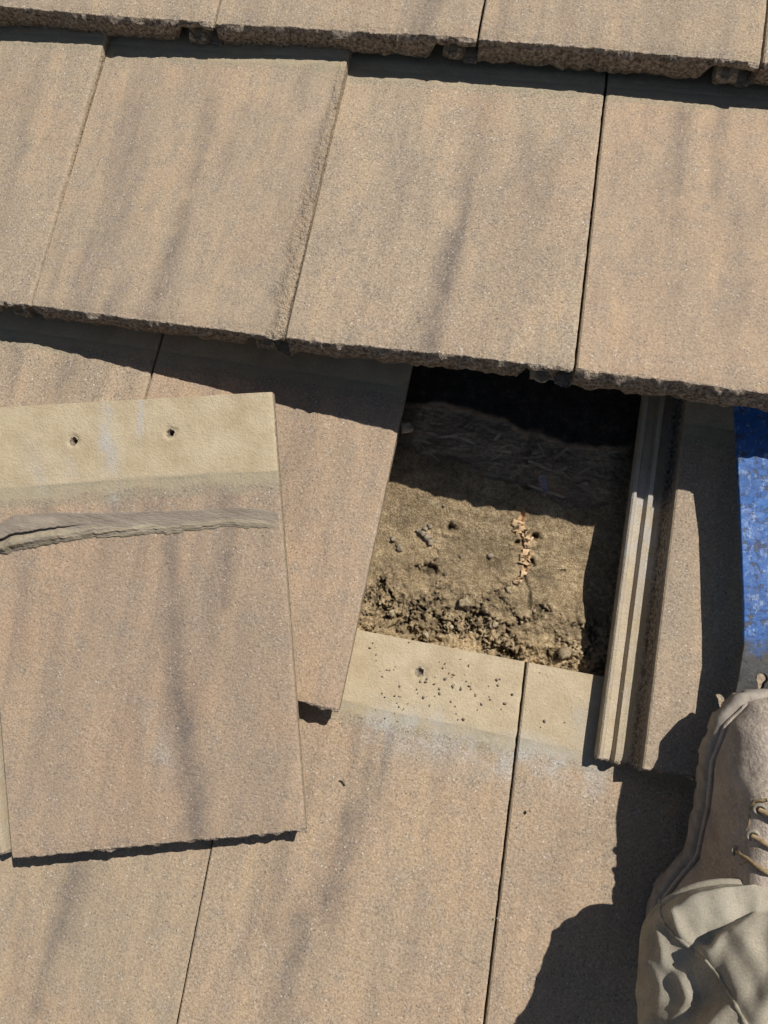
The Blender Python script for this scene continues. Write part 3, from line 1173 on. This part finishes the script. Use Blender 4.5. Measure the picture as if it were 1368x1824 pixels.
# dried sealant: a smear with a lifted lip and a ropey ridge below it
up_px = [(-45, 945), (0, 930), (25, 915), (90, 911), (170, 912), (350, 907), (430, 903), (470, 906), (495, 912)]
lo_px = [(-45, 1000), (0, 990), (30, 985), (90, 972), (150, 962), (300, 952), (400, 941), (450, 940), (497, 946)]
U = [lt_loc(*p) for p in up_px]
Lo = [lt_loc(*p) for p in lo_px]
U, Lo = np.array(U), np.array(Lo)
ns, nv = 260, 44
RIDGE = []
V, F = [], []
for i in range(ns + 1):
    x = max(.002, U[0][0]) + (min(wl - .0015, U[-1][0]) - max(.002, U[0][0])) * i / ns
    ua = np.interp(x, U[:, 0], U[:, 1]) + .0016 * fbm(x * 60, 1, 1, 3)
    ub = np.interp(x, Lo[:, 0], Lo[:, 1]) + .0060 * fbm(x * 38, 2, 2, 4) + .0025 * fbm(x * 160, 2, 5, 3)
    fx = x / wl
    left = sstep(.40, .12, fx)
    for j in range(nv + 1):
        v = j / nv
        u = ua + (ub - ua) * v
        rope = fbm(x * 22, v * 9 + x * 14, 3, 3)
        fine = fbm(x * 70, v * 30 + x * 35, 5, 3)
        flap = left * sstep(.05, .40, v) * (v < .445)
        smear = .0007 + .0060 * flap * (.6 + .8 * fbm(x * 30, 4, 4, 2)) + .0005 * fine
        cut_ = sstep(.43, .455, v) * sstep(.60, .52, v) * sstep(.02, .5, left)
        ridge = math.exp(-((v - .76) / .13) ** 2) * max(.0004, .0018 + .0045 * left + .0030 * rope + .0016 * fine)
        h = smear * (1 - cut_) + ridge * (1 - cut_)
        if v < .445 and v > .38:
            u -= .0028 * left
        edge = sstep(0, .05, v) * sstep(1, .94, v) * (.45 + .55 * sstep(wl - .001, wl - .02, x))
        h *= .55 + .45 * sstep(.95, .5, fx)
        h = -.0012 + (h + .0014) * edge
        RIDGE.append(sstep(.50, .62, v) * sstep(-.25, .15, rope + .4 * fine))
        q = lt_pos(x, u) + LN * h
        V.append(q)
    # next column
for i in range(ns):
    for j in range(nv):
        a = i * (nv + 1) + j
        F.append((a, a + nv + 1, a + nv + 2, a + 1))
mesh_obj('sealant_smear', V, F, mat_sealant(), lt, True, {'ridge': RIDGE})
# ----------------------------------------------------------------------------
# flat pry bar wedged under the lifted course
# ----------------------------------------------------------------------------
BT = 0.006


def bar_z(y):
    return float(np.interp(y, [.05, .10, .16, .26, .36, .40, .46], [.072, .071, .0655, .055, .053, .055, .062]))


def edge_at(px, py):
    z = .06
    for _ in range(8):
        q = at(px, py, z)
        z = bar_z(q[1])
    return q


le = [edge_at(*p) for p in ((1296, 1330), (1306, 1262), (1310, 1235), (1318, 1190), (1325, 1146), (1325, 1080), (1322, 1000), (1318, 900), (1313, 800), (1310, 735))]
top = le[-1]
le.append(np.array([top[0] - .012, .455, 0]))
BWID = .048
tear = edge_at(1356, 1218)
pts_l = [(p[0], p[1]) for p in le]
axis = tear[0] + .003
pts_r = []
for (x, y) in pts_l:
    xr_ = np.interp(y, [.0, .11, .15, .455], [.032, .029, .027, .027])
    pts_r.append((max(x + .050, tear[0] + xr_ - .08 * max(0, y - .13)), y))
bm = bmesh.new()
# plate with the slot: front part is filled as a polygon with a hole, the rest as strips
split = 5
fv_l = [bm.verts.new((x, y, bar_z(y))) for x, y in pts_l]
fv_r = [bm.verts.new((x, y, bar_z(y))) for x, y in pts_r]
midn = bm.verts.new((axis + .004, pts_l[0][1] + .016, bar_z(pts_l[0][1] + .016)))
loop = [fv_l[i] for i in range(split, -1, -1)] + [midn] + [fv_r[i] for i in range(split + 1)]
edges = []
for i in range(len(loop)):
    edges.append(bm.edges.new((loop[i], loop[(i + 1) % len(loop)])))
hole = []
for i in range(20):
    a = 2 * math.pi * i / 20
    r = .0052 if math.cos(a - math.pi / 2) > -.2 else .0038
    hx, hy = r * math.cos(a), r * math.sin(a)
    if hy < 0:
        hy *= 3.0
        hx *= .75
    x, y = tear[0] + hx, tear[1] + .004 + hy
    hole.append(bm.verts.new((x, y, bar_z(y))))
for i in range(20):
    edges.append(bm.edges.new((hole[i], hole[(i + 1) % 20])))
bmesh.ops.triangle_fill(bm, use_beauty=True, use_dissolve=False, edges=edges)
for i in range(split, len(fv_l) - 1):
    bm.faces.new((fv_l[i], fv_r[i], fv_r[i + 1], fv_l[i + 1]))
bmesh.ops.recalc_face_normals(bm, faces=bm.faces[:])
if sum(f.normal.z for f in bm.faces) < 0:
    bmesh.ops.reverse_faces(bm, faces=bm.faces[:])
ret = bmesh.ops.extrude_face_region(bm, geom=bm.faces[:])
nv_ = [v for v in ret['geom'] if isinstance(v, bmesh.types.BMVert)]
for v in nv_:
    v.co.z += BT
bmesh.ops.recalc_face_normals(bm, faces=bm.faces[:])
for v in bm.verts:
    v.co.z -= BT
bar = bm_obj('pry_bar', bm, M['blue'], None, False)
bv = bar.modifiers.new('bevel', 'BEVEL')
bv.width = .0012
bv.segments = 2
bv.limit_method = 'ANGLE'
bv.angle_limit = math.radians(50)
tag(bar, 'scuffed blue steel pry bar with nail slot wedged under the lifted course', 'pry bar')

# ----------------------------------------------------------------------------
# the worker's right leg: boot and khaki trouser leg
# ----------------------------------------------------------------------------
person = empty('person', (0.39, -0.06, 0.03))
tag(person, 'worker of whom a dusty tan lace-up boot and khaki trouser leg show', 'person')
PB = np.array([0.39, -0.06, 0.03])
BANG = math.radians(-8)
BC, BS = math.cos(BANG), math.sin(BANG)
HEEL = np.array([.354, -.205])      # back of the heel in the roof frame
BL = .30


def b2r(x, y, z):
    """boot frame (x to the outer side, y to the toe, z up) -> roof frame, relative to the person's base"""
    X = HEEL[0] + x * BC - y * BS
    Y = HEEL[1] + x * BS + y * BC
    zb = .026 + .052 * sstep(.08, .28, y)       # the forefoot is up on the bar
    return (X - PB[0], Y - PB[1], z + zb - PB[2])


OV = [0, .012, .035, .08, .13, .18, .225, .262, .285, .296, .30]
OLm = [.003, .022, .034, .0365, .022, .032, .046, .047, .036, .018, .004]
ORm = [.003, .022, .034, .0375, .041, .048, .050, .044, .031, .016, .004]


def osl(y):
    return float(np.interp(y, OV, OLm)), float(np.interp(y, OV, ORm))


ny_ = 60
ys_ = [BL * (.5 - .5 * math.cos(math.pi * i / ny_)) for i in range(ny_ + 1)]


def outline(inset=0.0):
    l, r = [], []
    for y in ys_:
        a, c = osl(y)
        yy = inset + (BL - 2 * inset) * y / BL
        l.append((-max(.001, a - inset), yy))
        r.append((max(.001, c - inset), yy))
    return l + r[::-1]


def ring_stack(levels):
    """levels: (inset, z) outlines stacked and capped"""
    V, F = [], []
    n = None
    for (ins, z) in levels:
        o_ = outline(ins)
        n = len(o_)
        for (x, y) in o_:
            V.append(b2r(x, y, z + .0008 * fbm(x * 80, y * 80, z * 50, 2)))
    m = len(levels)
    for k in range(m - 1):
        for i in range(n):
            F.append((k * n + i, (k + 1) * n + i, (k + 1) * n + (i + 1) % n, k * n + (i + 1) % n))
    F.append(tuple(range(n)))
    F.append(tuple(reversed(range((m - 1) * n, m * n))))
    return V, F


# upper: lofted sections
hz = lambda y: float(np.interp(y, [0, .01, .03, .08, .12, .15, .18, .215, .245, .27, .288, .297, .30], [.06, .10, .125, .13, .122, .108, .094, .080, .068, .058, .046, .034, .020]))
V, F = [], []
na = 44
ysu = [.003 + (BL - .006) * (.5 - .5 * math.cos(math.pi * i / 70)) for i in range(71)]
for y in ysu:
    a, c = osl(y)
    a, c = max(.002, a - .0055), max(.002, c - .0055)
    h = hz(y)
    ank = sstep(.14, .06, y)
    for k in range(na + 1):
        th = math.pi * k / na
        cs, sn = math.cos(th), math.sin(th)
        e = .80 - .12 * ank
        x = (abs(cs) ** e) * (1 if cs > 0 else -1)
        x = x * (c if x > 0 else a)
        zz = .020 + (h - .016) * (sn ** e)
        # narrower at the instep than at the welt
        x *= 1 - .16 * sn * sstep(.24, .12, y)
        n_ = fbm(x * 45, y * 45, zz * 45, 3)
        d = .0018 * n_
        # creases across the vamp
        d -= .0016 * math.exp(-((y - .205 - .15 * abs(x)) / .004) ** 2) * sn
        d -= .0014 * math.exp(-((y - .190 - .10 * abs(x)) / .004) ** 2) * sn
        # lace facing stands proud
        f = sstep(.034, .031, abs(x)) * sstep(.192, .186, y) * (zz > .05)
        d += .0022 * f
        # side panel seam
        d -= .0016 * math.exp(-((y - .165 + .45 * (zz - .05)) / .0022) ** 2) * (abs(x) > .02)
        V.append(b2r(x + d * cs, y, zz + d * sn))
n = na + 1
for i in range(len(ysu) - 1):
    for k in range(na):
        F.append((i * n + k, (i + 1) * n + k, (i + 1) * n + k + 1, i * n + k + 1))
F.append(tuple(range(n)))
F.append(tuple(reversed(range((len(ysu) - 1) * n, len(ysu) * n))))
boot = mesh_obj('boot', V, F, M['suede'], person)
V, F = ring_stack([(.003, -.004), (-.0012, .002), (-.0024, .009), (-.0024, .015), (-.0008, .0195), (.004, .021)])
sole = mesh_obj('sole', V, F, M['sole'], boot)
# welt cord round the edge
o_ = outline(.0045)
V, F = [], []
P = [Vector(b2r(x, y, .0225)) for x, y in o_]
Vt, Ft = tube(P + [P[0]], .0024, 6, False)
mesh_obj('welt', Vt, Ft, M['suede'], boot)
# lugs standing out round the sole
lug = []
o_ = outline(0)


def lug_mesh(p, tdir, ndir, w_, d_, h_):
    V, F = [], []
    for z in (-.006, h_):
        for (s, q) in ((-.5, -.006), (.5, -.006), (.42, d_), (-.42, d_)):
            x = p[0] + tdir[0] * s * w_ + ndir[0] * q
            y = p[1] + tdir[1] * s * w_ + ndir[1] * q
            V.append(b2r(x, y, z + (0 if z < 0 else -.002 * (q > 0))))
    F = [(3, 2, 1, 0), (4, 5, 6, 7), (0, 1, 5, 4), (1, 2, 6, 5), (2, 3, 7, 6), (3, 0, 4, 7)]
    return V, F


acc = 0.0
nxt = .006
no = len(o_)
for i in range(no):
    a, c = o_[i], o_[(i + 1) % no]
    d = math.hypot(c[0] - a[0], c[1] - a[1])
    acc += d
    if acc >= nxt:
        nxt = acc + .0225
        y = a[1]
        if .105 < y < .155:
            continue
        td = ((c[0] - a[0]) / d, (c[1] - a[1]) / d)
        nd = (-td[1], td[0])
        Vt, Ft = lug_mesh(a, td, nd, .0205, .0006, .0165)
        l_ = mesh_obj('lug', Vt, Ft, M['sole'], boot, False)
        bv = l_.modifiers.new('bevel', 'BEVEL')
        bv.width = .0022
        bv.segments = 2


def up_z(x, y):
    """height of the upper at a boot-frame point"""
    a, c = osl(y)
    a, c = max(.002, a - .0055), max(.002, c - .0055)
    s = min(.999, abs(x) / (c if x > 0 else a) / (1 - .1))
    return .020 + (hz(y) - .016) * (1 - s ** 2.5) ** .4 + .0022


def r2b(p):
    X, Y = p[0] - HEEL[0], p[1] - HEEL[1]
    return X * BC + Y * BS, -X * BS + Y * BC


eyes = []
for (px, py, z) in ((1352, 1441, .145), (1347, 1494, .150), (1338, 1541, .158)):
    q = at(px, py, z)
    eyes.append(r2b(q))
for (x, y) in eyes:
    z = up_z(x, y) + .0022
    P = [Vector(b2r(x + .0040 * math.cos(t), y + .0040 * math.sin(t), z - .0008 + .0012 * math.cos(t))) for t in [2 * math.pi * k / 14 for k in range(15)]]
    Vt, Ft = tube(P, .0014, 7, False)
    mesh_obj('eyelet', Vt, Ft, M['eyelet'], boot)
# laces across the tongue
for k, (x, y) in enumerate(eyes):
    P = []
    for i in range(13):
        t = i / 12
        xx = x + (-.85 * x + .03 - x * .15) * t if False else x + (.024 - x) * t
        yy = y + .006 * t - .004 * math.sin(t * math.pi)
        P.append(Vector(b2r(xx, yy, up_z(xx, yy) + .0012 + .002 * math.sin(math.pi * t))))
    Vt, Ft = tube(P, [.0021 + .0003 * math.sin(i * 2.2) for i in range(13)], 8)
    mesh_obj('lace', Vt, Ft, M['lace'], boot)
# bow knot above the toe end of the facing
bx, by = r2b(at(1362, 1400, .135))
for k in range(0):
    P = []
    for i in range(15):
        t = i / 14 * 2 * math.pi
        P.append(Vector(b2r(bx + (.010 + .003 * k) * math.cos(t) + .006 * k, by + .006 * math.sin(t) - .004 * k, up_z(bx, by) + .0015 + .0015 * k + .001 * math.sin(t * 2 + k))))
    Vt, Ft = tube(P, .0019, 7, False)
    mesh_obj('lace', Vt, Ft, M['lace'], boot)
# raised stitched seams along the vamp and the side panel
for pl in ([(1352, 1414, .13), (1335, 1418, .13), (1322, 1428, .12), (1312, 1448, .11), (1298, 1466, .10), (1284, 1478, .09), (1262, 1485, .08)],
           [(1300, 1470, .10), (1316, 1484, .11), (1322, 1506, .12), (1314, 1540, .13), (1306, 1570, .13)],
           [(1290, 1480, .095), (1268, 1530, .09), (1246, 1570, .085)]):
    Q = [r2b(at(*p)) for p in pl]
    P = []
    for i in range(28):
        f = i / 27 * (len(Q) - 1)
        k = min(int(f), len(Q) - 2)
        f -= k
        x, y = Q[k][0] * (1 - f) + Q[k + 1][0] * f, Q[k][1] * (1 - f) + Q[k + 1][1] * f
        x = max(x, -osl(y)[0] * .93 + .006)
        P.append(Vector(b2r(x, y, up_z(x, y) - .0012)))
    Vt, Ft = tube(P, [.0014 + .0003 * (i % 2) for i in range(28)], 6)
    mesh_obj('seam', Vt, Ft, M['lace'], boot)

# trouser leg: rings from the hem up past the knee to the hip
RINGS = [  # centre (roof frame), radius x, radius y
    ((.372, -.128, .085), .062, .074),
    ((.372, -.136, .108), .070, .080),
    ((.373, -.146, .135), .073, .084),
    ((.378, -.160, .175), .072, .084),
    ((.388, -.184, .230), .072, .084),
    ((.400, -.206, .290), .074, .086),
    ((.415, -.224, .360), .078, .088),
    ((.434, -.236, .430), .082, .092),
    ((.460, -.244, .490), .086, .100),
    ((.500, -.290, .535), .088, .100),
    ((.560, -.370, .570), .094, .100),
    ((.640, -.470, .600), .100, .105),
    ((.740, -.590, .630), .110, .115),
]
nr, ns_ = 210, 220
V, F = [], []
tt = np.linspace(0, 1, len(RINGS))
cx_ = [r[0][0] for r in RINGS]
cy_ = [r[0][1] for r in RINGS]
cz_ = [r[0][2] for r in RINGS]
rx_ = [r[1] for r in RINGS]
ry_ = [r[2] for r in RINGS]


def smooth_interp(t, arr):
    # Catmull-Rom through the ring values
    n = len(arr) - 1
    f = t * n
    i = min(int(f), n - 1)
    f -= i
    p0, p1, p2, p3 = arr[max(i - 1, 0)], arr[i], arr[i + 1], arr[min(i + 2, n)]
    return .5 * ((2 * p1) + (-p0 + p2) * f + (2 * p0 - 5 * p1 + 4 * p2 - p3) * f * f + (-p0 + 3 * p1 - 3 * p2 + p3) * f ** 3)


FOLDS = [  # (angle, height up the leg in m, slope, spread rad, width m, lift m): ridges and hollows of the bunched cloth
    (1.75, .036, .004, .85, .011, .011), (2.25, .062, .012, .60, .013, -.015), (1.30, .090, .045, .75, .018, .016), (2.55, .098, -.030, .45, .014, -.012),
    (2.75, .125, .030, .60, .015, .010), (1.75, .135, .050, .70, .018, -.012), (3.35, .080, -.030, .60, .016, .010), (3.50, .115, .020, .60, .016, -.010),
    (2.20, .175, -.040, .90, .022, .010), (1.20, .190, .03, .8, .02, -.008), (3.20, .170, .05, .8, .02, .008), (.5, .06, .02, .8, .016, .010), (.2, .10, -.03, .8, .016, -.010),
    (4.6, .05, .02, 1.0, .016, .010), (5.4, .09, .03, .9, .016, -.010), (2.6, .26, .06, 1.0, .03, .008), (1.6, .30, -.05, 1.0, .03, -.008)]
samp = []
for i in range(401):
    t = i / 400
    samp.append(Vector((smooth_interp(t, cx_), smooth_interp(t, cy_), smooth_interp(t, cz_))))
cum = [0.0]
for i in range(400):
    cum.append(cum[-1] + (samp[i + 1] - samp[i]).length)
tlist = [i / 400 for i in range(401)]


def leg_point(s, th, extra=0.0):
    t = float(np.interp(s, cum, tlist))
    t2, t1 = min(1, t + .006), max(0, t - .006)
    P3 = lambda q: Vector((smooth_interp(q, cx_), smooth_interp(q, cy_), smooth_interp(q, cz_)))
    c = P3(t)
    ax = (P3(t2) - P3(t1)).normalized()
    xa = Vector((1, 0, 0))
    xa = (xa - ax * xa.dot(ax)).normalized()
    ya = ax.cross(xa)
    rx, ry = smooth_interp(t, rx_), smooth_interp(t, ry_)
    d = extra
    for (fa, fs0, fs, fl__, fw, fh) in FOLDS:
        da = (th - fa + math.pi) % (2 * math.pi) - math.pi
        if abs(da) < fl__ * 2.5:
            d += fh * math.exp(-abs((s - fs0 - fs * da) / fw) ** 1.35) * math.exp(-(da / fl__) ** 2)
    ct, sn = math.cos(th), math.sin(th)
    d += .006 * fbm(ct * 1.1 + s * 4, sn * 1.1, s * 11, 2) * sstep(.0, .03, s)
    d += .0022 * fbm(ct * 3 + s * 16, sn * 3, s * 34 + ct, 2) * sstep(.0, .02, s)
    rd = fbm(ct * 2.2 + s * 9, sn * 2.2 - s * 7, s * 14, 2)
    d += .0075 * (.5 - min(1, abs(rd) * 3.2)) * sstep(.02, .05, s)
    # stitched hem
    d += math.exp(-((s - .006) / .005) ** 2) * .0022 - math.exp(-((s - .013) / .0022) ** 2) * .0012
    p = c + xa * ct * (rx + d) + ya * sn * (ry + d)
    if s < .06:
        w_ = (1 - s / .06) ** 1.2
        p.z += w_ * (.030 * max(0, sn) - .020 * max(0, -sn) + .004 * math.sin(th * 2 + .5))
    return p


for i in range(nr + 1):
    s_ = cum[-1] * (i / nr) ** 1.9
    for k in range(ns_):
        V.append(leg_point(s_, 2 * math.pi * k / ns_) - Vector(PB))
for i in range(nr):
    for k in range(ns_):
        F.append((i * ns_ + k, i * ns_ + (k + 1) % ns_, (i + 1) * ns_ + (k + 1) % ns_, (i + 1) * ns_ + k))
F.append(tuple(range(nr * ns_, (nr + 1) * ns_)))
tr = mesh_obj('trouser_leg', V, F, M['cloth'], person)
sol = tr.modifiers.new('cloth', 'SOLIDIFY')
sol.thickness = .0018
sol.offset = -1
# puckered side seam running up from the hem
P, Rr = [], []
for i in range(90):
    s_ = .002 + .30 * i / 89
    th = 2.72 - .45 * math.sin(s_ * 11) * sstep(.0, .1, s_)
    P.append(leg_point(s_, th, -.0002 + .0005 * math.sin(i * 1.9)) - Vector(PB))
    Rr.append(.0017 + .0003 * math.sin(i * 1.9 + .6))
Vt, Ft = tube(P, Rr, 8)
mesh_obj('side_seam', Vt, Ft, M['cloth'], tr)

# ----------------------------------------------------------------------------
# set everything on the pitched roof
# ----------------------------------------------------------------------------
for p_ in protos:
    if 'used' in p_:
        del p_['used']
for o in list(scene.objects):
    if o.parent is None and o.type in ('MESH', 'EMPTY'):
        if 'world_frame' in o:
            del o['world_frame']
            continue
        o.matrix_world = PITCH @ Matrix.Translation(o.location) @ o.rotation_euler.to_matrix().to_4x4()
